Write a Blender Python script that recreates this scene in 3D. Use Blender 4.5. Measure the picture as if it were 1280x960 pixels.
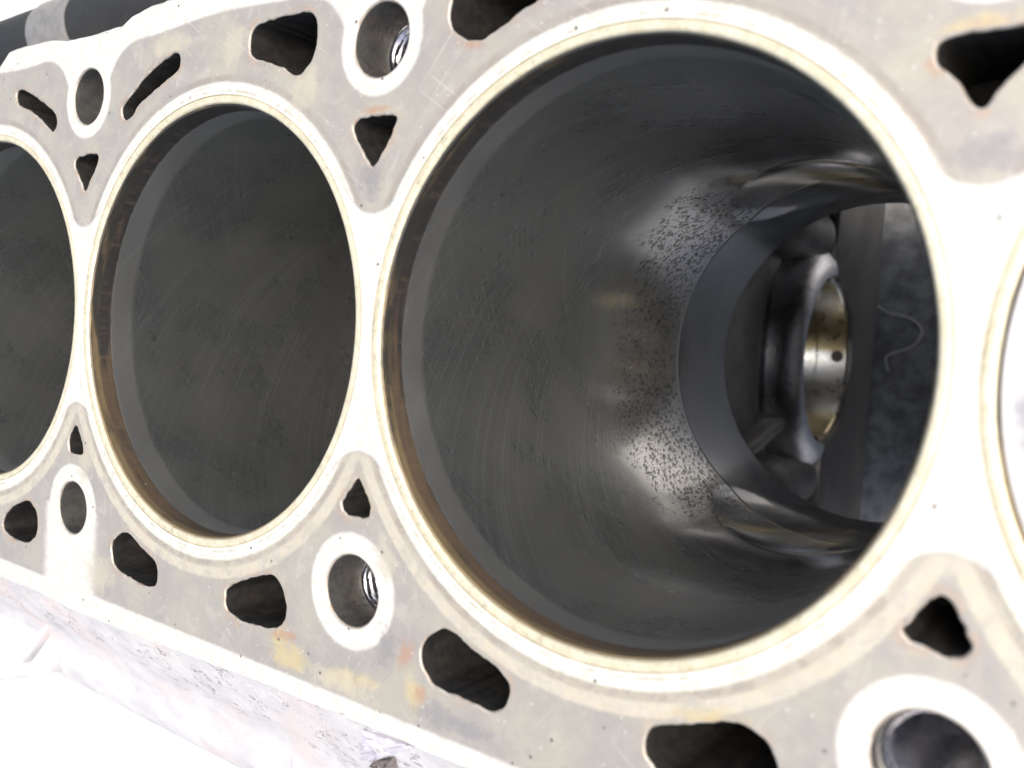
import bpy, math, random
import numpy as np
from mathutils import Vector, Matrix
from mathutils.geometry import delaunay_2d_cdt

random.seed(7); rng = np.random.default_rng(7)
scene = bpy.context.scene
for o in list(bpy.data.objects): bpy.data.objects.remove(o, do_unlink=True)
COL = scene.collection
R = math.radians
MM = 0.001

# ------------------------------------------------------------------ camera
cd = bpy.data.cameras.new('camera'); cam = bpy.data.objects.new('camera', cd); COL.objects.link(cam)
cam.matrix_world = Matrix(((0.80785073, -0.07833276, 0.58415851, 0.058992),
                           (0.06085254, 0.99691728, 0.04952681, 0.0003685),
                           (-0.58623729, -0.00446274, 0.8101271, 0.10125061),
                           (0, 0, 0, 1)))
cd.sensor_width = 36; cd.lens = 1118.94 / 1280 * 36
cd.clip_start = 0.004; cd.clip_end = 200
cd.dof.use_dof = True; cd.dof.focus_distance = 0.172; cd.dof.aperture_fstop = 22
scene.camera = cam
scene.render.resolution_x = 1024; scene.render.resolution_y = 768

# ------------------------------------------------------------------ world, sun, exposure
SUN_EL, SUN_AZ = 60, 75          # azimuth measured from +Y towards +X
w = bpy.data.worlds.new('World'); scene.world = w; w.use_nodes = True
wn = w.node_tree.nodes; wl = w.node_tree.links
bg = wn['Background']
sky = wn.new('ShaderNodeTexSky'); sky.sky_type = 'NISHITA'; sky.sun_disc = False
sky.sun_elevation = R(SUN_EL); sky.sun_rotation = R(SUN_AZ); sky.dust_density = 6.0; sky.air_density = 1.0; sky.ozone_density = 0.6
wl.new(sky.outputs[0], bg.inputs[0]); bg.inputs[1].default_value = 0.12
sd = bpy.data.lights.new('sun', 'SUN'); sun = bpy.data.objects.new('sun', sd); COL.objects.link(sun)
sd.energy = 1.5; sd.angle = R(35); sd.color = (1.0, 0.965, 0.90)
dv = Vector((math.sin(R(SUN_AZ)) * math.cos(R(SUN_EL)), math.cos(R(SUN_AZ)) * math.cos(R(SUN_EL)), math.sin(R(SUN_EL))))
sun.rotation_euler = dv.to_track_quat('Z', 'Y').to_euler(); sun.location = dv * 2
scene.view_settings.view_transform = 'Standard'; scene.view_settings.look = 'None'
scene.view_settings.gamma = 1.0; scene.view_settings.use_curve_mapping = False
scene.view_settings.exposure = 1.08
scene.render.engine = 'CYCLES'
scene.cycles.use_denoising = True; scene.cycles.denoising_input_passes = 'RGB_ALBEDO_NORMAL'; scene.cycles.denoising_prefilter = 'ACCURATE'
scene.cycles.sample_clamp_indirect = 5.0; scene.cycles.use_adaptive_sampling = True; scene.cycles.adaptive_threshold = 0.03
scene.cycles.max_bounces = 8; scene.cycles.glossy_bounces = 7; scene.cycles.diffuse_bounces = 5

# ------------------------------------------------------------------ shader helper
class NT:
    def __init__(s, name, metallic=0.0, rough=0.5, base=(0.5, 0.5, 0.5), spec=0.5):
        s.m = bpy.data.materials.new(name); s.m.use_nodes = True
        s.t = s.m.node_tree; s.n = s.t.nodes; s.b = s.n['Principled BSDF']
        s.set('Base Color', base); s.set('Metallic', metallic); s.set('Roughness', rough); s.set('Specular IOR Level', spec)
    def lk(s, v, sock):
        if hasattr(v, 'is_linked'): s.t.links.new(v, sock)
        else:
            if isinstance(v, (tuple, list)) and sock.type == 'RGBA' and len(v) == 3: v = (*v, 1)
            sock.default_value = v
    def set(s, k, v): s.lk(v, s.b.inputs[k])
    def coord(s, scale=(1000, 1000, 1000), rot=(0, 0, 0), src='Object'):
        c = s.n.new('ShaderNodeTexCoord'); m = s.n.new('ShaderNodeMapping')
        m.inputs['Scale'].default_value = scale; m.inputs['Rotation'].default_value = rot
        s.t.links.new(c.outputs[src], m.inputs[0]); return m.outputs[0]
    def hatch(s, sx, sy, ang):
        m = s.n.new('ShaderNodeMapping'); m.inputs['Scale'].default_value = (sx, sy, 1)
        s.t.links.new(s.coord((1, 1, 1), (0, 0, ang), 'UV'), m.inputs[0]); return m.outputs[0]
    def noise(s, vec, scale, detail=4, rough=0.6, dist=0.0):
        n = s.n.new('ShaderNodeTexNoise'); s.lk(vec, n.inputs['Vector'])
        n.inputs['Scale'].default_value = scale; n.inputs['Detail'].default_value = detail
        n.inputs['Roughness'].default_value = rough; n.inputs['Distortion'].default_value = dist
        return n.outputs[0]
    def voro(s, vec, scale, feature='F1', rnd=1.0):
        n = s.n.new('ShaderNodeTexVoronoi'); n.feature = feature; s.lk(vec, n.inputs['Vector'])
        n.inputs['Scale'].default_value = scale; n.inputs['Randomness'].default_value = rnd
        return n.outputs[0]
    def math(s, op, a, b=0.0, c=None):
        n = s.n.new('ShaderNodeMath'); n.operation = op; s.lk(a, n.inputs[0]); s.lk(b, n.inputs[1])
        if c is not None: s.lk(c, n.inputs[2])
        return n.outputs[0]
    def ramp(s, v, a, b, lo=0.0, hi=1.0, smooth=True):
        n = s.n.new('ShaderNodeMapRange'); n.interpolation_type = 'SMOOTHSTEP' if smooth else 'LINEAR'
        s.lk(v, n.inputs['Value'])
        for k, x in (('From Min', a), ('From Max', b), ('To Min', lo), ('To Max', hi)): s.lk(x, n.inputs[k])
        return n.outputs[0]
    def mix(s, f, a, b):
        n = s.n.new('ShaderNodeMix'); n.data_type = 'RGBA'; s.lk(f, n.inputs[0]); s.lk(a, n.inputs[6]); s.lk(b, n.inputs[7])
        return n.outputs[2]
    def attr(s, name):
        n = s.n.new('ShaderNodeAttribute'); n.attribute_name = name; return n.outputs['Fac']
    def sep(s, vec):
        n = s.n.new('ShaderNodeSeparateXYZ'); s.lk(vec, n.inputs[0]); return n.outputs
    def bump(s, h, dist, strength=1.0, prev=None):
        n = s.n.new('ShaderNodeBump'); n.inputs['Distance'].default_value = dist; n.inputs['Strength'].default_value = strength
        s.lk(h, n.inputs['Height'])
        if prev is not None: s.t.links.new(prev, n.inputs['Normal'])
        return n.outputs[0]
    def normal(s, v): s.t.links.new(v, s.b.inputs['Normal'])

# ------------------------------------------------------------------ materials
def mat_deck():
    s = NT('deck_face_metal', metallic=0.25, rough=0.5)
    v = s.coord()
    n1 = s.noise(v, 0.10, 5, 0.65); n2 = s.noise(v, 0.45, 5, 0.7); n3 = s.noise(v, 2.2, 3, 0.6); n4 = s.noise(v, 0.22, 4, 0.6, 1.0)
    wob = s.math('MULTIPLY', s.math('SUBTRACT', n2, 0.5), 1.1)
    wobf = s.math('MULTIPLY', s.math('SUBTRACT', n3, 0.5), 0.5)
    wb = s.math('ADD', wob, wobf)
    grey = s.mix(s.ramp(n1, 0.35, 0.65), (0.295, 0.282, 0.262), (0.345, 0.332, 0.28))
    grey = s.mix(s.math('MULTIPLY', s.ramp(n4, 0.52, 0.75), 0.7), grey, (0.40, 0.385, 0.34))
    grey = s.mix(s.math('MULTIPLY', s.ramp(n2, 0.55, 0.8), 0.4), grey, (0.25, 0.24, 0.24))
    grey = s.mix(s.math('MULTIPLY', s.ramp(n3, 0.62, 0.8), 0.2), grey, (0.46, 0.45, 0.43))
    col = grey
    # gasket bands round each bore (distance from the bore wall in mm)
    d = s.attr('d_bore')
    dn = s.math('ADD', d, s.math('MULTIPLY', wb, 0.7))
    py = s.sep(v)[1]
    cream = s.math('MULTIPLY', s.math('MULTIPLY', s.ramp(dn, 7.6, 7.0), s.ramp(n4, 0.30, 0.55, 0.45, 1.0)), s.ramp(s.math('ADD', py, s.math('MULTIPLY', n4, 30)), 15, -12, 0.12, 1.0))
    col = s.mix(cream, col, s.mix(s.ramp(n2, 0.4, 0.65), (0.50, 0.46, 0.355), (0.44, 0.415, 0.36)))
    dark = s.math('MULTIPLY', s.math('MULTIPLY', s.ramp(dn, 5.6, 4.9), s.ramp(dn, 3.8, 4.3)), s.ramp(n4, 0.38, 0.6, 0.25, 0.8))
    col = s.mix(dark, col, (0.265, 0.24, 0.205))
    dn2 = s.math('ADD', d, s.math('MULTIPLY', wb, 0.35))
    col = s.mix(s.ramp(dn2, 4.25, 3.5), col, s.mix(s.ramp(n2, 0.42, 0.66), (0.66, 0.65, 0.60), (0.56, 0.545, 0.465)))
    ln = s.math('MULTIPLY', s.math('MULTIPLY', s.ramp(dn2, 2.75, 2.55), s.ramp(dn2, 2.15, 2.35)), s.ramp(n2, 0.42, 0.6))
    col = s.mix(s.math('MULTIPLY', ln, 0.6), col, (0.33, 0.30, 0.235))
    ln2 = s.math('MULTIPLY', s.math('MULTIPLY', s.ramp(dn2, 3.55, 3.4), s.ramp(dn2, 3.1, 3.25)), s.ramp(n4, 0.48, 0.62))
    col = s.mix(s.math('MULTIPLY', ln2, 0.5), col, (0.34, 0.31, 0.25))
    # clean bolt seats and border strip
    e = s.math('ADD', s.attr('d_land'), s.math('MULTIPLY', wb, 0.45))
    col = s.mix(s.math('MULTIPLY', s.math('MULTIPLY', s.ramp(e, 1.0, 0.35), s.ramp(e, -0.2, 0.1)), 0.45), col, (0.33, 0.31, 0.29))
    clean = s.ramp(e, 0.5, -0.25)
    col = s.mix(clean, col, s.mix(s.ramp(n2, 0.45, 0.75), (0.60, 0.585, 0.535), (0.51, 0.495, 0.43)))
    # soft pale bands at the imprint edges and rusty halos round the water passages
    h = s.math('ADD', s.attr('d_hole'), s.math('MULTIPLY', wb, 0.9))
    halo = s.math('MULTIPLY', s.ramp(h, 1.5, 0.2), s.ramp(n4, 0.42, 0.62, 0.0, 0.5))
    col = s.mix(halo, col, s.mix(s.ramp(n1, 0.42, 0.6), (0.38, 0.25, 0.165), (0.42, 0.35, 0.255)))
    # stains with a shape of their own
    for nm, c in (('stain_yellow', (0.47, 0.39, 0.20)), ('stain_rust', (0.36, 0.215, 0.14)), ('stain_grey', (0.22, 0.215, 0.22)), ('stain_cream', (0.44, 0.41, 0.32))):
        a = s.math('ADD', s.attr(nm), s.math('MULTIPLY', s.math('SUBTRACT', n2, 0.5), 1.6))
        a = s.math('ADD', a, s.math('MULTIPLY', s.math('SUBTRACT', n3, 0.5), 0.5))
        col = s.mix(s.math('MULTIPLY', s.ramp(a, 0.38, 1.0), 0.75), col, c)
    # pores and specks
    p = s.voro(v, 0.22); col = s.mix(s.ramp(p, 0.075, 0.045), col, (0.10, 0.095, 0.085))
    p2 = s.voro(s.coord((1000, 1000, 1000), (0.3, 0.2, 0.9)), 0.5); col = s.mix(s.math('MULTIPLY', s.ramp(p2, 0.12, 0.05), 0.6), col, (0.56, 0.56, 0.54))
    # scraper marks and fine grain
    def sc(sx, sy, ang, a, b):
        m = s.n.new('ShaderNodeMapping'); m.inputs['Scale'].default_value = (sx, sy, 1)
        s.t.links.new(s.coord((1000, 1000, 1000), (0, 0, ang)), m.inputs[0]); return s.ramp(s.noise(m.outputs[0], 1.0, 2, 0.5), a, b)
    scr = s.math('MAXIMUM', sc(0.05, 2.2, 0.6, 0.66, 0.74), sc(0.04, 2.6, -0.9, 0.67, 0.75)); scr = s.math('MAXIMUM', scr, sc(0.06, 2.4, 1.7, 0.68, 0.75))
    col = s.mix(s.math('MULTIPLY', scr, 0.4), col, (0.52, 0.51, 0.48))
    gr = s.noise(v, 5.0, 2, 0.6); col = s.mix(s.ramp(gr, 0.3, 0.7, 0.0, 0.16), col, (0.20, 0.19, 0.175))
    s.set('Base Color', col)
    s.set('Roughness', s.ramp(n2, 0.3, 0.7, 0.38, 0.6))
    # milling lines + relief of the deposits
    mil = s.noise(s.coord((6000, 250, 1000), (0, 0, 0.5)), 1.0, 2)
    b = s.bump(mil, 0.00002, 0.5); b = s.bump(s.math('ADD', n3, n2), 0.00006, 0.6, b)
    b = s.bump(s.ramp(d, 3.7, 4.6, 1, 0), 0.00008, 1.0, b)
    s.normal(b); return s.m

def mat_bore():
    # UV: x = arc length in mm, y = depth in mm ; object x<0 side carries the pitting
    s = NT('honed_bore_wall', metallic=0.85, rough=0.3)
    uv = s.coord((1, 1, 1), src='UV'); o = s.sep(s.coord()); u = s.sep(uv)
    dep = u[1]
    n1 = s.noise(uv, 0.06, 4); n2 = s.noise(uv, 0.4, 4)
    hA = s.noise(s.hatch(0.014, 2.5, R(34)), 1.0, 3, 0.7)
    hB = s.noise(s.hatch(0.014, 2.5, R(-34)), 1.0, 3, 0.7)
    hon = s.math('ADD', s.ramp(hA, 0.50, 0.72), s.math('MULTIPLY', s.ramp(hB, 0.50, 0.72), 0.5))
    streak = s.noise(s.coord((0.5, 0.02, 1), (0, 0, 0), 'UV'), 1.0, 4, 0.7)
    base = s.mix(s.ramp(n1, 0.3, 0.7), (0.25, 0.268, 0.268), (0.295, 0.305, 0.295))
    base = s.mix(s.math('MULTIPLY', hon, 0.65), base, (0.45, 0.46, 0.46))
    base = s.mix(s.math('MULTIPLY', s.ramp(streak, 0.5, 0.7), 0.2), base, (0.35, 0.32, 0.26))
    # pale ring travel band and carbon band at the top
    wob = s.math('MULTIPLY', s.math('SUBTRACT', n2, 0.5), 0.5)
    dd = s.math('ADD', dep, wob)
    band = s.math('MULTIPLY', s.ramp(dd, 4.8, 5.5), s.ramp(dd, 10.9, 9.5))
    base = s.mix(s.math('MULTIPLY', band, 0.6), base, (0.40, 0.40, 0.39))
    carb = s.ramp(dd, 5.4, 5.0)
    st2 = s.math('ADD', s.noise(s.coord((0.07, 0.45, 1), (0, 0, 0), 'UV'), 1.0, 4, 0.7), s.ramp(o[1], 14, -26, -0.16, 0.10))  # carbon painted lighter towards the lower side, standing in for light falling there
    fine = s.noise(s.coord((0.9, 0.12, 1), (0, 0, 0), 'UV'), 1.0, 3, 0.7)
    outer = s.mix(s.ramp(st2, 0.34, 0.60), (0.042, 0.040, 0.036), (0.20, 0.152, 0.085))
    inner = s.mix(s.ramp(st2, 0.36, 0.66), (0.036, 0.034, 0.033), (0.115, 0.082, 0.056))
    inner = s.mix(s.math('MULTIPLY', s.ramp(fine, 0.5, 0.75), 0.45), inner, (0.17, 0.13, 0.085))
    cc = s.mix(s.ramp(s.math('ADD', dd, s.math('MULTIPLY', s.math('SUBTRACT', st2, 0.5), 2.0)), 2.0, 2.7), outer, inner)
    base = s.mix(carb, base, cc)
    base = s.mix(s.math('MULTIPLY', s.ramp(dep, 58, 78), 0.6), base, (0.44, 0.435, 0.42))  # paler with depth: extra glint brightness put into the wall colour
    oil = s.math('MULTIPLY', s.ramp(s.noise(uv, 0.09, 3), 0.5, 0.72), s.ramp(dep, 55, 90))
    base = s.mix(s.math('MULTIPLY', oil, 0.4), base, (0.36, 0.31, 0.22))
    base = s.mix(s.math('MULTIPLY', s.ramp(dep, 107.2, 108.2), 0.85), base, s.mix(s.ramp(n1, 0.4, 0.6), (0.10, 0.10, 0.105), (0.16, 0.16, 0.165)))
    spk = s.voro(uv, 0.13)
    base = s.mix(s.ramp(spk, 0.022, 0.012), base, (0.75, 0.74, 0.70))
    s.set('Base Color', base); s.set('Metallic', s.ramp(carb, 0, 1, 0.85, 0.25))
    rg = s.math('ADD', s.ramp(n1, 0.3, 0.7, 0.24, 0.34), s.math('MULTIPLY', carb, 0.22))
    rg = s.math('ADD', rg, s.math('ADD', s.math('MULTIPLY', band, 0.12), s.math('MULTIPLY', hon, 0.06)))
    rg = s.math('SUBTRACT', rg, s.math('MULTIPLY', s.ramp(dep, 50, 80), 0.175))
    s.set('Roughness', rg)
    s.set('Coat Weight', s.ramp(dep, 50, 80, 0.0, 0.8)); s.set('Coat Roughness', 0.09)
    # corrosion pits, low down on the far side
    pv = s.hatch(0.55, 0.95, R(60))
    pit = s.voro(pv, 1.0); pit2 = s.voro(pv, 2.1)
    msk = s.math('MULTIPLY', s.ramp(dep, 62, 86), s.ramp(dep, 107, 103))
    msk = s.math('MULTIPLY', msk, s.ramp(o[0], -13, -27))
    msk = s.math('MULTIPLY', msk, s.ramp(s.math('ADD', s.noise(uv, 0.12, 3), s.math('MULTIPLY', s.ramp(dep, 58, 96), 0.30)), 0.52, 0.70))
    hgt = s.math('ADD', s.ramp(pit, 0.40, 0.20), s.math('MULTIPLY', s.ramp(pit2, 0.36, 0.16), 0.7))
    hgt = s.math('MULTIPLY', s.math('MULTIPLY', hgt, msk), -1.0)
    b = s.bump(hon, 0.000006, 0.4)
    b = s.bump(hgt, 0.00028, 1.0, b)
    s.set('Base Color', s.mix(s.math('MULTIPLY', hgt, -0.75), base, (0.06, 0.052, 0.042)))
    s.normal(b); return s.m

def simple(name, c1, c2, metallic, r0, r1, sc, bump=0.0, bscale=2.0, spots=None, spec=0.5):
    s = NT(name, metallic=metallic, spec=spec)
    v = s.coord(); n = s.noise(v, sc, 5, 0.65); f = s.noise(v, bscale, 4, 0.65)
    c = s.mix(s.ramp(n, 0.32, 0.68), c1, c2)
    if spots: c = s.mix(s.math('MULTIPLY', s.ramp(s.noise(v, spots[1], 4, 0.7, 0.6), 0.52, 0.68), spots[2]), c, spots[0])
    s.set('Base Color', c); s.set('Roughness', s.ramp(f, 0.3, 0.7, r0, r1))
    if bump: s.normal(s.bump(f, bump, 0.8))
    return s.m

M = {}
M['deck'] = mat_deck(); M['bore'] = mat_bore()
M['ring'] = simple('liner_top_face', (0.60, 0.57, 0.44), (0.52, 0.48, 0.34), 0.3, 0.35, 0.5, 0.35, 0.00004, 1.2, ((0.32, 0.275, 0.19), 0.8, 0.6))
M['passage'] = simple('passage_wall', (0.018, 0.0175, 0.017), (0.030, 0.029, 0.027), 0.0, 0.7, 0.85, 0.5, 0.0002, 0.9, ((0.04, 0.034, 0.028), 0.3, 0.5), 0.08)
M['lip'] = simple('worn_hole_lip', (0.44, 0.42, 0.38), (0.30, 0.26, 0.21), 0.3, 0.4, 0.55, 0.5, 0.0001, 1.2, ((0.34, 0.21, 0.14), 0.25, 0.5))
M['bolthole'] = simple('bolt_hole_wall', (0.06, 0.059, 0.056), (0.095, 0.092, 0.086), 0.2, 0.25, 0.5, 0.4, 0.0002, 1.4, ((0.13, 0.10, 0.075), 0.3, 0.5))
M['thread'] = simple('oily_thread', (0.40, 0.40, 0.42), (0.5, 0.5, 0.52), 1.0, 0.12, 0.25, 0.6, 0.00004, 1.5)
def mat_cast():
    s = NT('cast_aluminium', metallic=0.1, rough=0.65)
    v = s.coord(); n = s.noise(v, 0.12, 5, 0.65); f = s.noise(v, 0.7, 4, 0.65)
    c = s.mix(s.ramp(n, 0.32, 0.68), (0.44, 0.44, 0.455), (0.54, 0.54, 0.545))
    c = s.mix(s.math('MULTIPLY', s.ramp(s.noise(v, 0.05, 4, 0.6, 0.5), 0.50, 0.66), 0.6), c, (0.55, 0.475, 0.455))
    vn = s.math('ABSOLUTE', s.math('SUBTRACT', s.noise(v, 0.28, 3, 0.6, 0.8), 0.5))
    near = s.ramp(s.sep(v)[1], -84, -76)
    area = s.math('MULTIPLY', s.ramp(s.noise(v, 0.16, 3), 0.50, 0.60), near)
    crack = s.math('MULTIPLY', s.ramp(vn, 0.022, 0.008), area)
    pt = s.math('MULTIPLY', s.ramp(s.voro(v, 0.8), 0.2, 0.1), s.ramp(s.noise(v, 0.14, 3), 0.58, 0.66))
    c = s.mix(s.math('MULTIPLY', s.math('MAXIMUM', crack, pt), 0.75), c, (0.12, 0.11, 0.115))
    s.set('Base Color', c); b = s.bump(f, 0.0004, 0.7)
    s.normal(s.bump(s.math('MAXIMUM', crack, pt), -0.0003, 0.8, b)); return s.m
M['cast'] = mat_cast()
M['case'] = simple('oily_crankcase_casting', (0.10, 0.10, 0.105), (0.16, 0.16, 0.165), 0.4, 0.28, 0.45, 0.15, 0.0004, 1.1)
M['saddle'] = simple('oily_saddle_casting', (0.46, 0.465, 0.50), (0.56, 0.565, 0.60), 1.0, 0.14, 0.22, 0.2, 0.00018, 0.9)
M['bed'] = simple('machined_bedplate', (0.085, 0.085, 0.085), (0.12, 0.12, 0.118), 0.4, 0.4, 0.5, 0.1, 0.00005, 1.5)
M['dark'] = simple('oil_dark', (0.02, 0.018, 0.016), (0.03, 0.027, 0.022), 0.0, 0.3, 0.5, 0.4)
M['rubber'] = simple('black_rubber', (0.010, 0.010, 0.010), (0.016, 0.016, 0.015), 0.0, 0.5, 0.65, 0.1, 0.0002, 1.5, ((0.03, 0.03, 0.027), 0.3, 0.3))
def mat_crown():
    s = NT('piston_crown', metallic=0.3, rough=0.45); v = s.coord(); o = s.sep(v)
    r = s.math('SQRT', s.math('ADD', s.math('MULTIPLY', o[0], o[0]), s.math('MULTIPLY', o[1], o[1])))
    n = s.noise(v, 0.2, 5, 0.65)
    f = s.ramp(s.math('ADD', r, s.math('MULTIPLY', s.math('SUBTRACT', n, 0.5), 5)), 39.2, 36.8)
    s.set('Base Color', s.mix(f, (0.74, 0.73, 0.71), s.mix(s.ramp(n, 0.35, 0.65), (0.36, 0.36, 0.365), (0.42, 0.415, 0.41)))); return s.m
M['crown'] = mat_crown()
M['mat'] = simple('added_sheet_mottled', (0.085, 0.085, 0.083), (0.19, 0.19, 0.185), 0.0, 0.75, 0.9, 0.13, 0.0006, 0.5)  # for the added floor sheet: dark tone stands in for shade
M['clamp'] = simple('scuffed_clamp', (0.26, 0.25, 0.23), (0.36, 0.345, 0.32), 0.6, 0.3, 0.5, 0.3, 0.0002, 2.0)
M['thread_strand'] = simple('pale_fibre', (0.38, 0.37, 0.34), (0.46, 0.45, 0.41), 0.0, 0.7, 0.8, 0.5)
M['lavender'] = simple('lavender_grey_pad', (0.50, 0.49, 0.56), (0.58, 0.57, 0.63), 0.1, 0.5, 0.6, 0.4, 0.0002, 1.5)
M['chip'] = simple('dark_chip', (0.10, 0.085, 0.08), (0.22, 0.19, 0.18), 0.2, 0.4, 0.6, 0.5, 0.0006, 0.8)
def mat_shell():
    s = NT('bearing_shell_metal', metallic=0.9, rough=0.22)
    v = s.coord(); o = s.sep(v); n = s.noise(v, 0.2, 4, 0.6, 0.6)
    yy = s.math('ADD', o[1], s.math('MULTIPLY', s.math('SUBTRACT', n, 0.5), 9))
    c = s.mix(s.math('MULTIPLY', s.ramp(yy, 2.5, 5.0), s.ramp(yy, 20, 12)), (0.74, 0.74, 0.70), (0.50, 0.42, 0.25))
    c = s.mix(s.ramp(yy, -17, -21), c, (0.62, 0.54, 0.34))
    s.set('Base Color', c); s.set('Roughness', s.ramp(n, 0.3, 0.7, 0.24, 0.38))
    s.normal(s.bump(s.noise(v, 0.8, 3), 0.00005, 0.5)); return s.m
M['shell'] = mat_shell()
def mat_floor():
    s = NT('pale_concrete', rough=0.75)
    v = s.coord((100, 100, 100)); n = s.noise(v, 0.35, 6, 0.7); n2 = s.noise(v, 2.5, 5, 0.7)
    c = s.mix(s.ramp(n, 0.35, 0.65), (0.68, 0.67, 0.65), (0.76, 0.75, 0.73))
    c = s.mix(s.math('MULTIPLY', s.ramp(n2, 0.55, 0.8), 0.5), c, (0.45, 0.445, 0.44))
    s.set('Base Color', c); s.normal(s.bump(n2, 0.0008, 0.7)); return s.m
M['floor'] = mat_floor()

# ------------------------------------------------------------------ mesh helpers (all input in millimetres)
def mesh(name, V, F, mat, parent=None, smooth=True, autosm=35):
    me = bpy.data.meshes.new(name)
    V = np.asarray(V, float) * MM
    me.from_pydata(V.tolist(), [], [list(f) for f in F]); me.update()
    me.materials.append(mat)
    if smooth:
        me.polygons.foreach_set('use_smooth', [True] * len(me.polygons))
        if autosm and hasattr(me, 'set_sharp_from_angle'): me.set_sharp_from_angle(angle=R(autosm))
    ob = bpy.data.objects.new(name, me); COL.objects.link(ob)
    if parent is not None: ob.parent = parent
    return ob
def rings_faces(nr, n, flip=False, closed=True):
    F = []
    for i in range(nr - 1):
        for j in range(n if closed else n - 1):
            k = (j + 1) % n
            f = (i * n + j, i * n + k, (i + 1) * n + k, (i + 1) * n + j)
            F.append(f[::-1] if flip else f)
    return F
def smooth_loop(P, n):
    """closed Catmull-Rom through P, resampled to n points"""
    P = np.asarray(P, float); m = len(P); out = []
    for i in range(m):
        p0, p1, p2, p3 = P[i - 1], P[i], P[(i + 1) % m], P[(i + 2) % m]
        for t in np.linspace(0, 1, 12, endpoint=False):
            out.append(0.5 * ((2 * p1) + (-p0 + p2) * t + (2 * p0 - 5 * p1 + 4 * p2 - p3) * t * t + (-p0 + 3 * p1 - 3 * p2 + p3) * t ** 3))
    out = np.array(out); d = np.r_[0, np.cumsum(np.linalg.norm(np.diff(np.vstack([out, out[:1]]), axis=0), axis=1))]
    q = np.linspace(0, d[-1], n, endpoint=False); o2 = np.vstack([out, out[:1]])
    P = np.stack([np.interp(q, d, o2[:, 0]), np.interp(q, d, o2[:, 1])], 1)
    a = 0.5 * np.sum(P[:, 0] * np.roll(P[:, 1], -1) - np.roll(P[:, 0], -1) * P[:, 1])
    return P if a > 0 else P[::-1]                       # counter-clockwise
def normals2(P):
    t = np.roll(P, -1, 0) - np.roll(P, 1, 0); t /= np.linalg.norm(t, axis=1)[:, None]
    return np.stack([t[:, 1], -t[:, 0]], 1)              # outward for ccw
def circle(cx, cy, r, n):
    a = np.linspace(0, 2 * math.pi, n, endpoint=False)
    return np.stack([cx + r * np.cos(a), cy + r * np.sin(a)], 1)
def inside(pts, poly):
    x, y = pts[:, 0], pts[:, 1]; c = np.zeros(len(pts), bool)
    x1, y1 = poly[:, 0], poly[:, 1]; x2, y2 = np.roll(x1, -1), np.roll(y1, -1)
    for a, b, c2, d in zip(x1, y1, x2, y2):
        if b == d: continue
        h = ((b > y) != (d > y)) & (x < (c2 - a) * (y - b) / (d - b) + a); c ^= h
    return c
def pdist(pts, poly):
    a = poly; b = np.roll(poly, -1, 0); best = np.full(len(pts), 1e9)
    for p, q in zip(a, b):
        d = q - p; L = d @ d
        t = np.clip(((pts - p) @ d) / max(L, 1e-12), 0, 1)
        best = np.minimum(best, np.linalg.norm(pts - (p + t[:, None] * d), axis=1))
    return best
def prism(name, poly, z0, z1, mat, parent, axis='z', smooth=True, bevel=0.0, seg=2):
    """extrude a 2-D outline; axis 'x': outline is (y,z) and z0..z1 runs in x"""
    P = np.asarray(poly, float); n = len(P)
    if axis == 'z': V = [(x, y, z0) for x, y in P] + [(x, y, z1) for x, y in P]
    elif axis == 'x': V = [(z0, y, z) for y, z in P] + [(z1, y, z) for y, z in P]
    else: V = [(x, z0, z) for x, z in P] + [(x, z1, z) for x, z in P]
    F = [tuple(range(n))[::-1], tuple(range(n, 2 * n))] + [(i, (i + 1) % n, n + (i + 1) % n, n + i) for i in range(n)]
    ob = mesh(name, V, F, mat, parent, smooth)
    import bmesh
    bm = bmesh.new(); bm.from_mesh(ob.data); bmesh.ops.recalc_face_normals(bm, faces=bm.faces[:])
    if bevel:
        ed = [e for e in bm.edges if e.calc_face_angle(0) > R(40)]
        bmesh.ops.bevel(bm, geom=ed, offset=bevel * MM, segments=seg, affect='EDGES', profile=0.5)
    for f in bm.faces: f.smooth = smooth
    bm.to_mesh(ob.data); bm.free(); ob.data.set_sharp_from_angle(angle=R(35))
    return ob
def tube(name, pts, r, mat, parent=None, n=10, rs=None):
    P = [Vector(p) for p in pts]; V = []
    for i, p in enumerate(P):
        t = (P[min(i + 1, len(P) - 1)] - P[max(i - 1, 0)]).normalized()
        a = t.orthogonal().normalized() if i == 0 else (a - t * a.dot(t)).normalized()
        b = t.cross(a); rr = rs[i] if rs is not None else r
        for k in range(n):
            g = 2 * math.pi * k / n; V.append(p + (a * math.cos(g) + b * math.sin(g)) * rr)
    F = rings_faces(len(P), n, False) + [tuple(range(n))[::-1], tuple(range((len(P) - 1) * n, len(P) * n))]
    return mesh(name, V, F, mat, parent)

# ------------------------------------------------------------------ layout of the block (millimetres, deck at z = 0)
PITCH = 85.94; BR = 40.0
BORES = [-2 * PITCH, -PITCH, 0.0, PITCH]
XL, XR = -224.0, 138.0
FLOOR_Z = -302.0; SKIRT_Z = -258.0

block = bpy.data.objects.new('engine_block', None); COL.objects.link(block)
block.location = (0, 0, FLOOR_Z * MM)
block['label'] = 'bare engine block with open cylinder bores and stained pale metal deck'
block['category'] = 'engine block'
OFF = -FLOOR_Z
# the parts keep deck coordinates: one inner offset undoes the base position
def adopt(ob): ob.parent = block; ob.location = (0, 0, OFF * MM); return ob

# ---- the floor
fl = mesh('floor', [(-4000, -4000, FLOOR_Z), (4000, -4000, FLOOR_Z), (4000, 4000, FLOOR_Z), (-4000, 4000, FLOOR_Z)], [(0, 1, 2, 3)], M['floor'], None, False)
fl['kind'] = 'structure'; fl['label'] = 'pale concrete floor under the engine block'

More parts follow.
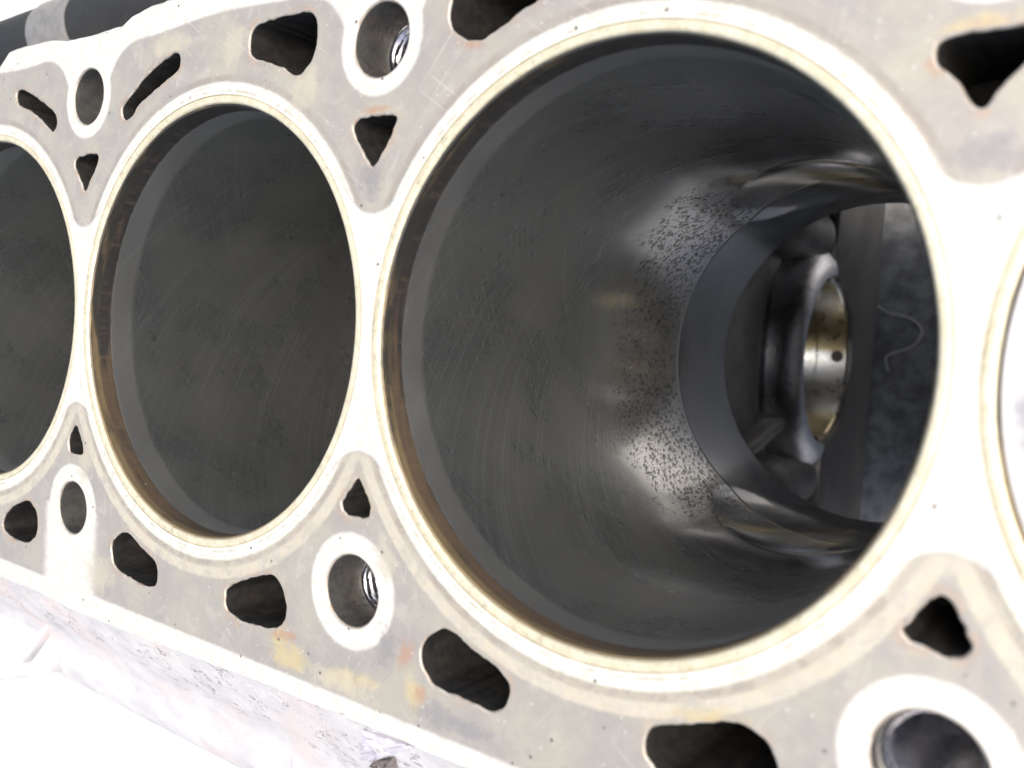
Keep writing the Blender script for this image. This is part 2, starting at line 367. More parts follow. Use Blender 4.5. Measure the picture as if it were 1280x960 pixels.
mt = prism('added_dark_sheet', [(-150, -84), (-9, -82), (-7, 84), (-150, 82)], FLOOR_Z + 0.5, FLOOR_Z + 4.5, M['mat'], None, 'z', True, 1.0)  # added sheet darkens the shaded floor; bare floor beyond it feeds the wall glints
mt['label'] = 'dark mottled sheet added on the floor to stand in for shade, seen through the largest bore'; mt['category'] = 'mat'

# ---- holes in the deck
slotL = [[-160.4, 50.7], [-157.9, 50.8], [-153.2, 49.1], [-147.9, 46.7], [-143.8, 44.5], [-142.1, 42.8], [-142.3, 40.9], [-143.8, 40.2], [-145.6, 41.2], [-149.7, 43.6], [-154.7, 45.9], [-159.4, 47.6], [-160.6, 49.1]]
slotR = [[-98.5, 51.2], [-96.9, 50.5], [-96.5, 49.1], [-97.0, 47.9], [-99.6, 46.8], [-103.0, 45.5], [-107.0, 43.9], [-110.1, 42.5], [-111.8, 40.9], [-113.7, 40.0], [-115.1, 40.3], [-115.9, 41.6], [-115.4, 43.0], [-112.4, 45.1], [-108.8, 47.4], [-104.8, 49.2], [-101.4, 50.4]]
tri1 = [[-133.1, 33.4], [-130.5, 34.0], [-125.1, 33.8], [-124.6, 31.9], [-127.1, 28.6], [-129.1, 26.3], [-131.0, 28.8], [-133.4, 31.8]]
topA = [[-72.7, 52.8], [-61.8, 52.9], [-59.1, 51.8], [-58.1, 49.4], [-58.7, 45.6], [-61.1, 43.2], [-63.3, 42.8], [-66.5, 44.5], [-74.3, 47.2], [-75.5, 48.9], [-75.2, 51.5]]
topB = [[-29, 49.4], [-29.3, 46.8], [-27.8, 44.4], [-25.5, 43.2], [-23, 43], [-19.9, 44.1], [-16.9, 45.7], [-13.9, 46.8], [-12, 49], [-12.5, 51.5], [-15, 52.8], [-26, 52.5], [-28.3, 51.5]]
tri2 = [[-47.5, 33.7], [-45.8, 34.0], [-39.9, 33.8], [-39.1, 32.7], [-40.6, 29.9], [-42.6, 27.0], [-43.8, 26.2], [-45.0, 27.4], [-47.6, 30.9], [-48.3, 32.6]]
tri3 = [[37.6, 33.5], [39.0, 34.2], [42.8, 34.3], [46.8, 34.2], [48.0, 33.0], [46.2, 31.2], [43.6, 28.2], [42.6, 26.7], [41.5, 27.0], [40.2, 29.2], [38.0, 31.6]]
triA = [[-129.5, -23.9], [-127.5, -25.7], [-126.1, -28.2], [-126.4, -29.6], [-130.3, -30.1], [-131.9, -28.8], [-131.6, -26.2]]
botB = [[-149.9, -43.5], [-146.7, -44.1], [-144.6, -46.1], [-144.6, -49.9], [-147.9, -52.7], [-152.8, -53.2], [-159.5, -52.2], [-160.1, -49.4], [-156.2, -45.9]]
botC = [[-109.4, -43.7], [-106.1, -44.0], [-102.7, -45.8], [-97.9, -47.6], [-97.0, -50.1], [-97.6, -52.0], [-100.1, -52.9], [-105.5, -52.5], [-111.6, -51.3], [-113.2, -49.1], [-113.1, -46.2]]
botD = [[-64.1, -43.2], [-61.3, -43.5], [-59.5, -45.8], [-58.9, -48.5], [-59.9, -50.9], [-61.8, -52.0], [-65.0, -52.6], [-71.7, -52.7], [-74.8, -51.6], [-75.4, -49.6], [-74.3, -47.4], [-68.9, -44.9]]
triE = [[-43.3, -23.3], [-42.3, -24.1], [-40.4, -26.9], [-40.2, -28.1], [-41.2, -29.2], [-44.6, -29.3], [-46.4, -28.4], [-46.2, -26.8], [-44.6, -24.9]]
botF = [[-24.4, -43.3], [-22.1, -43.2], [-18.1, -44.8], [-13.6, -46.3], [-11.6, -47.9], [-11.6, -50.2], [-12.6, -51.8], [-14.7, -52.5], [-18.0, -52.3], [-23.8, -52.0], [-25.9, -51.2], [-27.7, -49.1], [-27.5, -46.3], [-26.1, -44.4]]
botG = [[10.7, -47.4], [13.3, -46.2], [18.7, -44.3], [21.3, -43.3], [23.1, -43.4], [25.4, -44.6], [26.8, -47.1], [26.2, -50.5], [23.5, -52.2], [14, -52.9], [11.2, -51.9], [10.2, -49.9]]
triH = [[42.3, -23.4], [43.2, -23.7], [44.2, -25.4], [45.5, -27.9], [45.2, -29.0], [43.9, -29.5], [41.6, -29.3], [39.5, -28.4], [39.3, -27.6], [40.5, -25.6], [41.5, -24.1]]
def sh(P, dx): return [[x + dx, y] for x, y in P]
PASS = [('crescent', slotL), ('crescent', slotR), ('tri', tri1), ('lobe', topA), ('lobe', topB), ('tri', tri2), ('tri', tri3), ('lobe', sh(topA, PITCH)), ('lobe', sh(topB, PITCH)),
        ('tri', triA), ('lobe', botB), ('lobe', botC), ('lobe', botD), ('tri', triE), ('lobe', botF), ('lobe', botG), ('tri', triH), ('lobe', sh(botF, PITCH)),
        ('lobe', sh(botC, -PITCH)), ('lobe', sh(topA, -PITCH * 1.62))]
loops = []
for k, (kind, P) in enumerate(PASS):
    L = smooth_loop(P, 96 if kind != 'tri' else 64)
    nv = normals2(L); s_ = np.arange(len(L))
    j = 0.065 * rng.standard_normal(len(L)); j = (j + np.roll(j, 1) + np.roll(j, -1)) / 1.6
    loops.append(L + nv * j[:, None])
BOLTS = [(-129.0, 46.2, 5.75), (-43.2, 45.8, 5.75), (42.8, 45.8, 5.75), (-129.4, -41.8, 5.6), (-43.3, -41.5, 5.75), (42.6, -41.6, 5.75), (128.6, -41.6, 5.75), (128.6, 45.8, 5.75), (-215.0, 46, 5.7), (-215.0, -41.6, 5.7)]
BOLTS = [b for b in BOLTS if XL + 8 < b[0] < XR - 8]

# ---- deck outline
top = [(XR, 61.4), (60, 61.2), (-20, 61.6), (-60, 61.2), (-99.8, 61.4), (-107.9, 61.2), (-113.5, 60.3), (-117.7, 58.7), (-130.0, 58.4), (-141.0, 58.8), (-145.5, 60.1), (-158.6, 60.6), (-164.8, 60.2), (-168.2, 57.9), (-171, 55.6), (-180, 55.2), (-186, 58), (-196, 60.5), (XL, 60.5)]
bot = [(XL, -63.4), (-160.9, -63.4), (-142.3, -63.2), (-126.6, -63.9), (-98.4, -63.4), (-70.2, -62.4), (-34.6, -62.0), (0, -62.2), (60, -62.3), (XR, -62.3)]
def densify(P, step=1.2, jit=0.12):
    out = []
    for (x0, y0), (x1, y1) in zip(P[:-1], P[1:]):
        n = max(1, int(math.hypot(x1 - x0, y1 - y0) / step))
        for i in range(n): out.append((x0 + (x1 - x0) * i / n, y0 + (y1 - y0) * i / n + jit * rng.standard_normal() * 0.6))
    out.append(P[-1]); return out
topd = densify(top); botd = densify(bot)
outline = np.array(botd + topd)                         # ccw
EDGE = 0.35
cdt_v, cdt_e = [], []
def add_loop(P):
    b = len(cdt_v); n = len(P); cdt_v.extend(map(tuple, P)); cdt_e.extend((b + i, b + (i + 1) % n) for i in range(n))
add_loop(outline)
hole_polys = []
RB = BR + 1.75                                           # pocket of the liner flange in the deck
for bx in BORES: P = circle(bx, 0, RB, 240); add_loop(P); hole_polys.append(P)
pass_polys = []
for L in loops:
    P = L + normals2(L) * EDGE; add_loop(P); hole_polys.append(P); pass_polys.append(P)
for bx, by, br in BOLTS: P = circle(bx, by, br + EDGE, 72); add_loop(P); hole_polys.append(P)
gx, gy = np.meshgrid(np.arange(XL + 0.6, XR, 1.0), np.arange(-63, 61.5, 1.0))
G = np.stack([gx.ravel(), gy.ravel()], 1) + rng.uniform(-0.2, 0.2, (gx.size, 2))
ok = inside(G, outline) & (pdist(G, outline) > 0.5)
for P in hole_polys:
    c = P.mean(0); r = np.max(np.linalg.norm(P - c, axis=1)) + 1
    near = np.where(ok & (np.linalg.norm(G - c, axis=1) < r))[0]
    q = G[near]; bad = inside(q, P) | (pdist(q, P) < 0.45); ok[near[bad]] = False
G = G[ok]; cdt_v.extend(map(tuple, G))
res = delaunay_2d_cdt([Vector(v) for v in cdt_v], cdt_e, [], 0, 1e-5)
DV = np.array([v[:] for v in res[0]]); DF = np.array(res[2])
cen = DV[DF].mean(1); keep = inside(cen, outline)
for P in hole_polys:
    c = P.mean(0); r = np.max(np.linalg.norm(P - c, axis=1)) + 1
    near = np.where(keep & (np.linalg.norm(cen - c, axis=1) < r))[0]; keep[near[inside(cen[near], P)]] = False
DF = DF[keep]
deck = mesh('deck', np.c_[DV, np.zeros(len(DV))], DF.tolist(), M['deck'], None, True, None); adopt(deck)
deck['label'] = 'pale milled deck face stained grey and yellow between the bores'
# fields that the deck material reads (distances in mm)
db = np.min([np.hypot(DV[:, 0] - bx, DV[:, 1]) - BR for bx in BORES], axis=0)
dh = np.full(len(DV), 50.0)
for P in pass_polys: dh = np.minimum(dh, pdist(DV, P))
land = np.full(len(DV), 50.0)
for bx, by, br in BOLTS:
    q = DV - np.array([bx, by])
    dc = np.hypot(q[:, 0], q[:, 1]) - (9.3 if by < 0 else 8.6)
    if by > 0:      # clean strip from the bolt seat to the upper edge
        half = 6.6 + np.clip(q[:, 1], 0, 30) * 0.52
        dstrip = np.where(q[:, 1] > 0, (np.abs(q[:, 0]) - half) * 0.88, 50)
        dc = np.minimum(dc, dstrip)
    elif bx < -100:
        dc = np.minimum(dc, np.where(q[:, 1] < 0, (np.abs(q[:, 0] + 0.5) - 9.6) * 0.22, 50))
    land = np.minimum(land, dc)
def smin(a, b, k):
    h = np.clip(0.5 + 0.5 * (b - a) / k, 0, 1); return b + (a - b) * h - k * h * (1 - h)
land = smin(land, 56.2 - DV[:, 1] + 0.5 * np.sin(DV[:, 0] * 0.13), 7.0)
land = np.minimum(land, DV[:, 1] + 59.2)
for xb in (-PITCH * 1.5, -PITCH * 0.5, PITCH * 0.5):      # clean bridges between neighbouring bores, grey ends blunt
    dx = DV[:, 0] - xb
    land = np.minimum(land, np.where(np.abs(dx) < 11, np.abs(DV[:, 1]) - (18.6 + 0.09 * dx * dx), 50.0))
def spot(L):
    f = np.zeros(len(DV))
    for x, y, rx, ry, a in L:
        c, s_ = math.cos(a), math.sin(a); q = DV - np.array([x, y])
        u = (q[:, 0] * c + q[:, 1] * s_) / rx; v = (-q[:, 0] * s_ + q[:, 1] * c) / ry
        f = np.maximum(f, np.exp(-(u * u + v * v)))
    return f
FIELDS = {'d_bore': db, 'd_hole': dh, 'd_land': land,
    'stain_yellow': spot([(-59.5, -55, 3.5, 5, 0.2), (-56, -56, 5, 3, 0), (-29, -54, 2.5, 4, 0.3), (-43, -56, 9, 2.4, 0.1), (42, 35.2, 5, 1.2, 0), (18, -43.6, 7, 1.4, 0.25)]),
    'stain_rust': spot([(-31, -48.5, 1.8, 4, -0.4), (-27.5, -54, 2.2, 2, 0), (-59, -52.6, 5, 1.2, 0.1), (-43.5, 35, 4, 0.9, 0), (37.5, 31, 1, 2.5, 0.5), (-25, 42.4, 3.5, 0.8, -0.2)]),
    'stain_grey': spot([(42.6, 3.2, 0.9, 0.9, 0), (-35, -49, 3, 6, -0.3), (-24, -56, 4, 3, 0), (-43.5, 24, 4, 4, 0), (43, 22, 5, 3, 0), (-20, -56.5, 12, 2, 0)]),
    'stain_cream': spot([(-118, -54, 7, 6, 0), (-44, -57, 12, 3, 0), (-100, 53, 10, 3, 0), (-60, 40, 6, 5, 0.4), (-80, 50, 6, 5, 0), (-36, -35, 3, 6, 0.5), (-125, -30, 4, 8, 0)])}
for k, a in FIELDS.items():
    at = deck.data.attributes.new(k, 'FLOAT', 'POINT'); at.data.foreach_set('value', a.astype(np.float32))

# ---- edge and wall of each hole
def lip_faces(o, k):
    o.data.materials.append(M['lip'])
    for p in o.data.polygons[:k]: p.material_index = 1
def hole_wall(name, L, depth, mat, parent, rough=0.25, taper=0.03, bottom=True):
    nv = normals2(L); prof = [(EDGE, 0.0), (EDGE * 0.45, -0.08), (0.06, -0.3), (0.0, -0.8)]
    zs = list(np.linspace(2.2, depth, 9)); V = []
    for o, z in prof:
        P = L + nv * o; V += [(x, y, z) for x, y in P]
    c = L.mean(0)
    for i, z in enumerate(zs):
        nz = np.convolve(np.tile(rng.standard_normal(len(L)), 3), np.ones(7) / 7, 'same')[len(L):2 * len(L)] * rough
        P = L + nv * (nz[:, None] * (0.4 + i / 6)) + (c - L) * (taper * z / depth)
        V += [(x, y, -z) for x, y in P]
    n = len(L); nr = len(prof) + len(zs); F = rings_faces(nr, n, True)
    if bottom: V.append((c[0], c[1], -depth - 0.5)); F += [((nr - 1) * n + j, len(V) - 1, (nr - 1) * n + (j + 1) % n)[::-1] for j in range(n)]
    o = mesh(name, V, F, mat, parent, True, 60); lip_faces(o, 2 * n); return o
for (kind, P), L in zip(PASS, loops):
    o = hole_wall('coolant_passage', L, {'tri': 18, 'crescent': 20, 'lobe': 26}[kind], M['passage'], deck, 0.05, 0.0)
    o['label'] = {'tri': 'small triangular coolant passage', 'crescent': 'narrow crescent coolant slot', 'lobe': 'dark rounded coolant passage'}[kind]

for bx, by, br in BOLTS:
    T0 = 2.6 if (bx > 0 and by < 0) else 7.4
    L = circle(bx, by, br, 72); th = np.linspace(0, 2 * math.pi, 72, endpoint=False)
    nv = normals2(L); V = []; prof = [(EDGE, 0.0), (EDGE * 0.4, -0.1), (0.05, -0.32), (0.0, -0.9), (-0.02, -0.9 - 0.32 * (T0 - 0.9)), (0.0, -0.9 - 0.7 * (T0 - 0.9)), (-0.1, -T0 + 0.5), (-0.5, -T0)]
    for o, z in prof:
        jit = np.convolve(np.tile(rng.standard_normal(72), 3), np.ones(5) / 5, 'same')[72:144] * (0.10 if -6 < z < -0.5 else 0.05)
        P = L + nv * (o + jit)[:, None]; V += [(x, y, z) for x, y in P]
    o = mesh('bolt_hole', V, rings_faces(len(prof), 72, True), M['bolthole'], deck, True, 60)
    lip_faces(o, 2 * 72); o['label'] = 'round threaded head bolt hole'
    V = []; pz = 1.45; zz = np.arange(0, 24, pz / 8)
    for z in zz:                                          # a true helix: the phase turns with the angle
        ph = (z / pz + th / (2 * math.pi)) % 1.0
        r = br - 0.55 - 0.75 * np.abs(2 * ph - 1) ** 0.8 * min(1, z / 1.0 + 0.1)
        V += [(bx + a * math.cos(t), by + a * math.sin(t), -T0 - z) for a, t in zip(r, th)]
    V.append((bx, by, -32)); nr = len(zz)
    F = rings_faces(nr, 72, True) + [((nr - 1) * 72 + j, (nr - 1) * 72 + (j + 1) % 72, len(V) - 1) for j in range(72)]
    mesh('screw_thread', V, F, M['thread'], deck, True, 80)

# ---- cylinder liners
LINER_END = 138.0; NB = 288
def liner_r(z, a):
    r = BR
    if z > 107.3: r = BR + 0.55 * min(1, (z - 107.3) / 0.9)
    # shallow scallops at both sides, shape added to give the wall its reflections
    for s_ in (1, -1):
        da = (a - s_ * R(97) + math.pi) % (2 * math.pi) - math.pi
        q = (da / R(30)) ** 2 + ((z - 103) / 23) ** 2
        if q < 1: r += 1.3 * (1 - q) ** 0.8
    if z < 4.9: r += -0.06
    elif z < 5.3: r += 0.02
    return r
prof_z = [0.45, 0.7, 1.2, 2, 3, 4, 4.85, 5.0, 5.3, 7, 10, 14, 20, 28, 36, 44, 52, 60, 66] + list(np.arange(70, 107, 2.0)) + [107.2, 107.4, 107.8, 108.2, 109] + list(np.arange(111, 138, 2.5)) + [138.0]
def build_liner(bx):
    root = bpy.data.objects.new('cylinder_liner', None)
    V, UV = [], []; ang = np.linspace(0, 2 * math.pi, NB, endpoint=False)
    for z in prof_z:
        for a in ang:
            r = liner_r(z, a) + (0.25 * (1 - (z - 0.45) / 0.25) if z < 0.7 else 0); V.append((r * math.cos(a), r * math.sin(a), -z))
    n0 = len(V)
    me_ = mesh('cylinder_liner', V, rings_faces(len(prof_z), NB, True), M['bore'], None, True, 25)
    uvl = me_.data.uv_layers.new(name='UVMap')
    co = np.array(V); li = np.empty(len(me_.data.loops), np.int32); me_.data.loops.foreach_get('vertex_index', li)
    ai = li % NB; arc = ai * (2 * math.pi * BR / NB)
    # unwrap the seam per face, and put the seam on the hidden near side
    starts = np.empty(len(me_.data.polygons), np.int32); me_.data.polygons.foreach_get('loop_start', starts)
    arcq = arc[starts[:, None] + np.arange(4)[None]]; wrap = (arcq.max(1) - arcq.min(1)) > 100
    arcq[wrap] = np.where(arcq[wrap] < 50, arcq[wrap] + 2 * math.pi * BR, arcq[wrap])
    uv = np.stack([arcq.ravel() + bx * 3.7, -co[li][:, 2]], 1); uvl.data.foreach_set('uv', uv.astype(np.float32).ravel())
    me_.location = (bx * MM, 0, 0)
    return me_
for bi, bx in enumerate(BORES):
    ln = build_liner(bx); ln.parent = block; ln.location = (bx * MM, 0, OFF * MM)
    ln['label'] = 'dark honed cylinder wall with brown carbon ring at its mouth'
    # flange ring at the top, with the fine joint round it
    V = []; pr = [(BR + 0.19, -0.47), (BR + 0.28, -0.22), (BR + 0.45, -0.06), (BR + 0.6, -0.02), (BR + 1.4, -0.02), (BR + 1.5, -0.05), (BR + 1.56, -0.3), (BR + 1.68, -0.3), (BR + 1.75, 0.0)]
    for r, z in pr:
        jt = np.convolve(np.tile(rng.standard_normal(NB), 3), np.ones(5) / 5, 'same')[NB:2 * NB] * 0.035
        for k in range(NB):
            a = 2 * math.pi * k / NB; rr = r + (jt[k] if r < BR + 1.7 else 0); V.append((rr * math.cos(a), rr * math.sin(a), z))
    rg = mesh('liner_flange', V, rings_faces(len(pr), NB), M['ring'], ln, True, 40)
    # outer skirt wall of the liner below the deck
    V = []; pr = [(BR + 0.55, -138.0), (BR + 0.9, -138.9), (BR + 2.0, -139.0), (BR + 2.6, -138.0), (BR + 2.6, -112.0)]
    for r, z in pr:
        for k in range(96): a = 2 * math.pi * k / 96; V.append((r * math.cos(a), r * math.sin(a), z))
    mesh('liner_skirt', V, rings_faces(len(pr), 96, True), M['case'], ln, True, 50)

# ---- crankcase: roof, side walls, end plates
def rough_sheet(name, fn, nu, nv, amp, mat, seedv):
    """grid sheet fn(u,v)->(x,y,z) with cast unevenness"""
    V = []; rg = np.random.default_rng(seedv); N = rg.standard_normal((nu, nv))
    for _ in range(2): N = (N + np.roll(N, 1, 0) + np.roll(N, -1, 0) + np.roll(N, 1, 1) + np.roll(N, -1, 1)) / 5
    N *= 2.2
    for i in range(nu):
        for j in range(nv):
            p = fn(i / (nu - 1), j / (nv - 1)); V.append((p[0], p[1] + amp * N[i, j] * 0.7, p[2] + amp * N[i, j]))
    F = []
    for i in range(nu - 1):
        for j in range(nv - 1): F.append((i * nv + j, (i + 1) * nv + j, (i + 1) * nv + j + 1, i * nv + j + 1))
    return mesh(name, V, F, mat, None, True, 60)
# outer wall on the lower side of the picture: rounded deck edge, then a flared casting
pf_y = [-62.4, -63.0, -63.3, -63.6, -66.0, -70.5, -75.5, -80.0, -86.0, -94.0, -100.0, -98, -80, -72]
pf_z = [0.0, -0.25, -0.9, -2.2, -4.2, -7.5, -11.5, -15.5, -19, -21.5, -26, -70, -130, SKIRT_Z]
tt = np.linspace(0, 1, len(pf_y))
def edge_y(x, P): xs = np.array([p[0] for p in P]); o = np.argsort(xs); return np.interp(x, xs[o], np.array([p[1] for p in P])[o])
def wall_lo(u, v):
    x = XL + (XR - XL) * u; y = np.interp(v, tt, pf_y); z = np.interp(v, tt, pf_z)
    return (x, y + (edge_y(x, botd) + 62.6) * (1 if v < 0.3 else max(0, 1 - (v - 0.3) * 2)) + 0.15, z)
adopt(rough_sheet('side_wall', wall_lo, 260, 53, 0.10, M['cast'], 3))['label'] = 'rough cast outer wall flaring below the deck edge'
pu_y = [60.9, 61.2, 61.4, 61.4, 61.6, 63, 66, 68, 68, 68, 68, 68]; pu_z = [0, -0.25, -1, -3, -8, -14, -20, -30, -70, -120, -180, SKIRT_Z]
t2 = np.linspace(0, 1, len(pu_y))
def wall_hi(u, v):
    x = XL + (XR - XL) * u; y = np.interp(v, t2, pu_y); z = np.interp(v, t2, pu_z)
    return (x, y + (edge_y(x, topd) - 61.2) * max(0, 1 - v * 1.6) + (0.1 if v == 0 else 0), z)
wh = rough_sheet('side_wall', wall_hi, 260, 45, 0.08, M['cast'], 4); adopt(wh)
for x0, x1 in ((XL - 8, XL), (XR, XR + 8)):
    adopt(prism('end_plate', [(-76, FLOOR_Z), (66, FLOOR_Z), (66, -30), (60, -0.6), (-62, -0.6), (-76, -30)], x0, x1, M['cast'], None, 'x', True, 1.0))

# ---- main bearing webs
ZC = -210.0; CR = 28.6
def arc(r, a0, a1, n): return [(r * math.cos(a), ZC + r * math.sin(a)) for a in np.linspace(a0, a1, n)]
for xm in (-PITCH * 1.5, -PITCH / 2, PITCH / 2):
    web = prism('bulkhead', [(-66, -112), (-66, ZC - 2), (-CR - 13, ZC - 2)] + arc(CR + 12, math.pi - 0.05, 0.05, 28) + [(CR + 13, ZC - 2), (66, ZC - 2), (66, -112)], xm - 4.5, xm + 1.6, M['case'], None, 'x', True, 1.2)
    adopt(web); web['label'] = 'dark oily crankcase web between two bores'
    # bell shaped saddle round the crank bore, upper half
    pr = [(44.5, 1.2), (42.6, 1.8), (41.3, 3.4), (40, 5.4), (38, 7.4), (35.4, 9.1), (32.6, 10.3), (30.5, 10.8), (28.6, 10.9), (28.0, 9.8), (28.0, -8), (30, -9.5), (46, -9.5)]
    V = []; n = 60
    for r, x in pr:
        for k in range(n):
            a = math.pi * k / (n - 1); V.append((xm + x, r * math.cos(a), ZC + r * math.sin(a)))
    sd_ = mesh('bearing_saddle', V, rings_faces(len(pr), n, True, False), M['saddle'], None, True, 50); adopt(sd_)
    for s_ in (1, -1):
        # rounded main bolt columns and a slanting rib
        V = []; pr2 = [(0.1, -168), (5, -169), (8.2, -172), (9.8, -178), (10.2, -190), (10.2, -200), (9.6, ZC + 5), (8.6, ZC + 1.5), (0.1, ZC + 1)]
        for r, z in pr2:
            for k in range(32): a = 2 * math.pi * k / 32; V.append((xm + 1.0 + r * math.cos(a), s_ * 41.5 + r * math.sin(a), z))
        adopt(mesh('bolt_column', V, rings_faces(len(pr2), 32, True), M['case'], None, True, 50))
    rib = prism('rib', [(-2.4, -17), (2.4, -17), (2.4, 17), (-2.4, 17)], -3, 5.5, M['case'], None, 'x', True, 1.6, 3)
    rib.rotation_euler = (R(16), 0, 0); rib.parent = block; rib.location = ((xm + 2) * MM, -25 * MM, (OFF - 163) * MM)
    bp = prism('bedplate', [(-72, ZC), (-CR, ZC)] + arc(CR, math.pi, 2 * math.pi, 40)[1:-1] + [(CR, ZC), (72, ZC), (72, -268), (-72, -268)], xm - 10, xm + 10.2, M['bed'], None, 'x', True, 0.8)
    adopt(bp); bp['label'] = 'flat machined lower bearing carrier'
    V = []; pr3 = [(CR + 0.4, 8.6), (CR - 1.7, 8.6), (CR - 2.0, 8.2), (CR - 2.0, 2.6), (CR - 3.0, 2.4), (CR - 3.0, -2.4), (CR - 2.0, -2.6), (CR - 2.0, -10.5), (CR - 1.7, -10.9), (CR + 0.4, -10.9)]
    pr3 = [(r if r != CR - 3.0 else CR - 1.2, x) for r, x in pr3]
    for r, x in pr3:
        for k in range(49): a = math.pi + math.pi * k / 48; V.append((xm + x, r * math.cos(a), ZC + r * math.sin(a)))
    sh_ = mesh('bearing_shell', V, rings_faces(len(pr3), 49, True, False), M['shell'], bp, True, 35)
    sh_['label'] = 'silver bearing shell with yellow oil film'
    V = [(xm + 5.2 + 2.2 * math.cos(a), 2.2 * math.sin(a) + 1.5, ZC - CR + 2.35) for a in np.linspace(0, 2 * math.pi, 20, endpoint=False)]
    V += [(x, y, z + -3.0) for x, y, z in V]
    oh = mesh('oil_hole', V, [tuple(range(20))] + rings_faces(2, 20), M['dark'], bp)

# ---- casting lugs under the lower deck edge
lug = prism('casting_lug', [(-224, -70), (-166, -70), (-165.5, -77), (-168.5, -84), (-170, -90), (-174, -96), (-182, -99.5), (-205, -107), (-224, -110)], -31, -18.6, M['cast'], None, 'z', True, 2.2, 3); adopt(lug)
fin = prism('casting_fin', [(-185, -93), (-169.0, -79.5), (-167.8, -80.4), (-182.5, -95)], -19.5, -16.0, M['cast'], None, 'z', True, 0.5); adopt(fin)
lug2 = prism('casting_lug', [(-95, -70), (-90, -76), (-87.5, -84), (-86, -96), (-84, -118), (-22, -118), (-22, -70)], -60, -20.5, M['cast'], None, 'z', True, 2.5, 3); adopt(lug2)
ridge = tube('casting_ridge', [(-79, -74, -21.2), (-77.5, -80, -21.0), (-75.5, -92, -21.0), (-73.5, -105, -21.0), (-72.5, -116, -21.2)], 2.0, M['cast'], None, 16, [1.2, 1.8, 2.2, 2.4, 2.4]); adopt(ridge)
def slope_patch(name, P, h, mat, seedv):
    """raised pad lying on the flared wall"""
    rg = np.random.default_rng(seedv); P = np.array(densify(list(P) + [P[0]], 0.7, 0.12)[:-1]); n = len(P); c = P.mean(0)
    zf = lambda y: float(np.interp(-y, -np.array(pf_y[:9]), pf_z[:9]))
    V = [(x, y, zf(y) - 0.6) for x, y in P]
    for f, q in ((1.0, 0.3), (0.93, 1.0), (0.6, 1.0), (0.3, 1.0)):
        for x, y in c + (P - c) * f: V.append((x, y, zf(y) + h * q * (1 + 0.3 * rg.standard_normal() * (f < 1))))
    V.append((c[0], c[1], zf(c[1]) + h)); F = rings_faces(5, n) + [(4 * n + j, 4 * n + (j + 1) % n, 5 * n) for j in range(n)]
    return adopt(mesh(name, V, F, mat, None, True, 60))
pad = slope_patch('mounting_pad', [(-42.5, -65.3), (-30.4, -63.8), (-38.5, -69.2), (-45.4, -73.6), (-50.5, -76), (-46, -70)], 0.5, M['lavender'], 1)
V = []
for r, dz in ((1.9, -0.3), (1.8, 0.9), (1.4, 1.15), (0.05, 1.2)):
    V += [(-40.9 + r * math.cos(a), -68.0 + r * 0.85 * math.sin(a), -5.7 + r * 0.85 * math.sin(a) * 0.72 + dz) for a in np.linspace(0, 2 * math.pi, 24, endpoint=False)]
pl = mesh('plug', V, rings_faces(4, 24), M['cast'], pad)
chip = slope_patch('broken_edge', [(-48.0, -75.8), (-43.5, -72.6), (-38.6, -69.9), (-40.0, -73), (-42.2, -76.5), (-47, -79)], 0.9, M['chip'], 2)
chip['label'] = 'dark chipped edge of the casting'

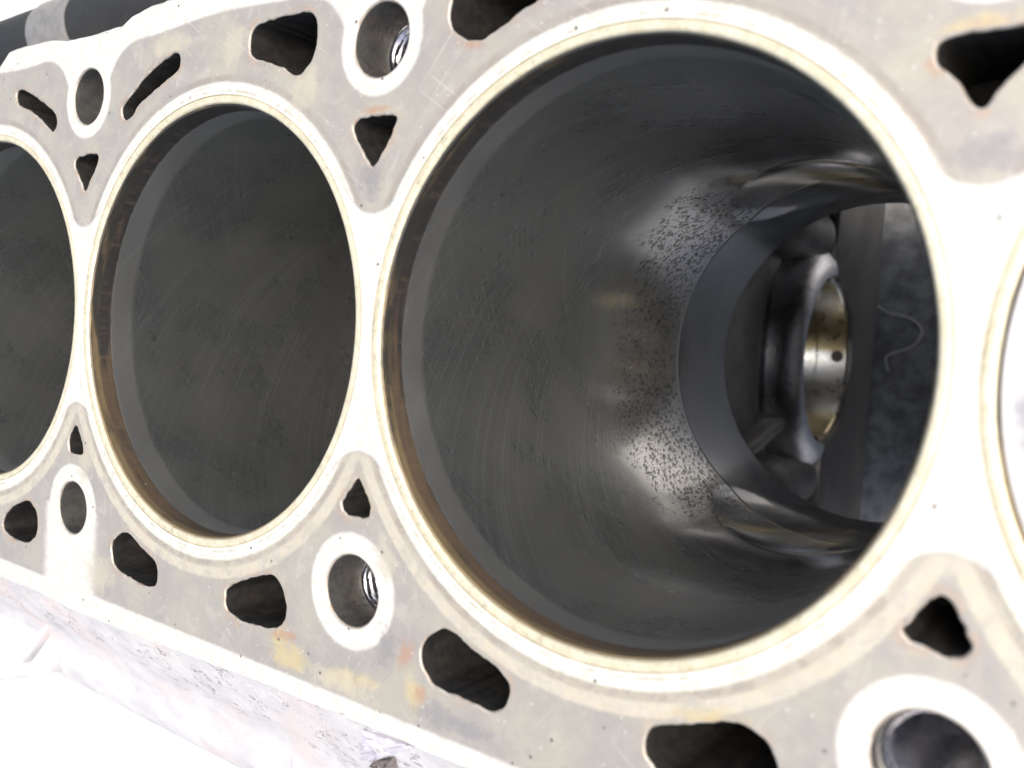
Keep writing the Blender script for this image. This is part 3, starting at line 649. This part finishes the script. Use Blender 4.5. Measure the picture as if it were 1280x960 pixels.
# ---- coolant pipe along the far upper edge
pp = [(x, 78.6 + 0.6 * math.sin(x * 0.03), -33) for x in np.linspace(-300, 150, 46)]
pipe = tube('coolant_hose', pp, 10.2, M['rubber'], None, 40); adopt(pipe); pipe['label'] = 'black rubber hose along the upper block edge'
cl = [(x, 78.6 + 0.6 * math.sin(x * 0.03), -33) for x in np.linspace(-206, -185, 9)]
ck = tube('hose_clamp', cl, 10.7, M['clamp'], pipe, 48, [10.4, 10.8, 10.7, 10.65, 10.65, 10.65, 10.7, 10.8, 10.4])

# ---- piston standing high in the bore at the right edge
V = []; pr = [(39.88, -14.0), (39.88, -1.0), (39.75, -0.6), (39.4, -0.4), (34.0, -0.4), (33.0, -0.7), (20.0, -1.6), (0.05, -1.8)]
for r, z in pr:
    for k in range(128): a = 2 * math.pi * k / 128; V.append((r * math.cos(a), r * math.sin(a), z))
pis = mesh('piston', V, rings_faces(len(pr), 128), M['crown'], None, True, 30); pis.location = (PITCH * MM, 0, 0)
pis['label'] = 'pale piston crown high in the bore at the right edge'; pis['category'] = 'piston'

# ---- two pale fibres lying on the floor under the open crankcase
def strand(name, P, label, r=0.33):
    L = []
    P = np.array(P, float)
    for i in range(len(P) - 1):
        p0, p1, p2, p3 = P[max(i - 1, 0)], P[i], P[i + 1], P[min(i + 2, len(P) - 1)]
        for t in np.linspace(0, 1, 8, endpoint=False):
            L.append(0.5 * ((2 * p1) + (-p0 + p2) * t + (2 * p0 - 5 * p1 + 4 * p2 - p3) * t * t + (-p0 + 3 * p1 - 3 * p2 + p3) * t ** 3))
    L.append(P[-1]); pts = [(x, y, FLOOR_Z + 4.5 + r) for x, y in L]
    o = tube(name, pts, r, M['thread_strand'], None, 8)
    o['label'] = label; o['category'] = 'fibre'; o['group'] = 'fibres on the mat'
CM = cam.matrix_world
def floor_at(u, v):
    d = CM.to_3x3() @ Vector(((u - 640) / 1118.94, (480 - v) / 1118.94, -1)); t = ((FLOOR_Z + 5) * MM - CM.translation.z) / d.z
    p = CM.translation + d * t; return (p.x * 1000, p.y * 1000)
strand('curled_fibre', [floor_at(*q) for q in ((1095, 380), (1110, 391), (1135, 397), (1150, 408), (1151, 420), (1140, 433), (1118, 441), (1107, 447), (1110, 464))], 'long curled pale fibre on the added dark sheet seen through the large bore')
strand('straight_fibre', [floor_at(*q) for q in ((1071, 290), (1078, 297), (1091, 303))], 'short straight pale fibre on the added dark sheet above the curled one')
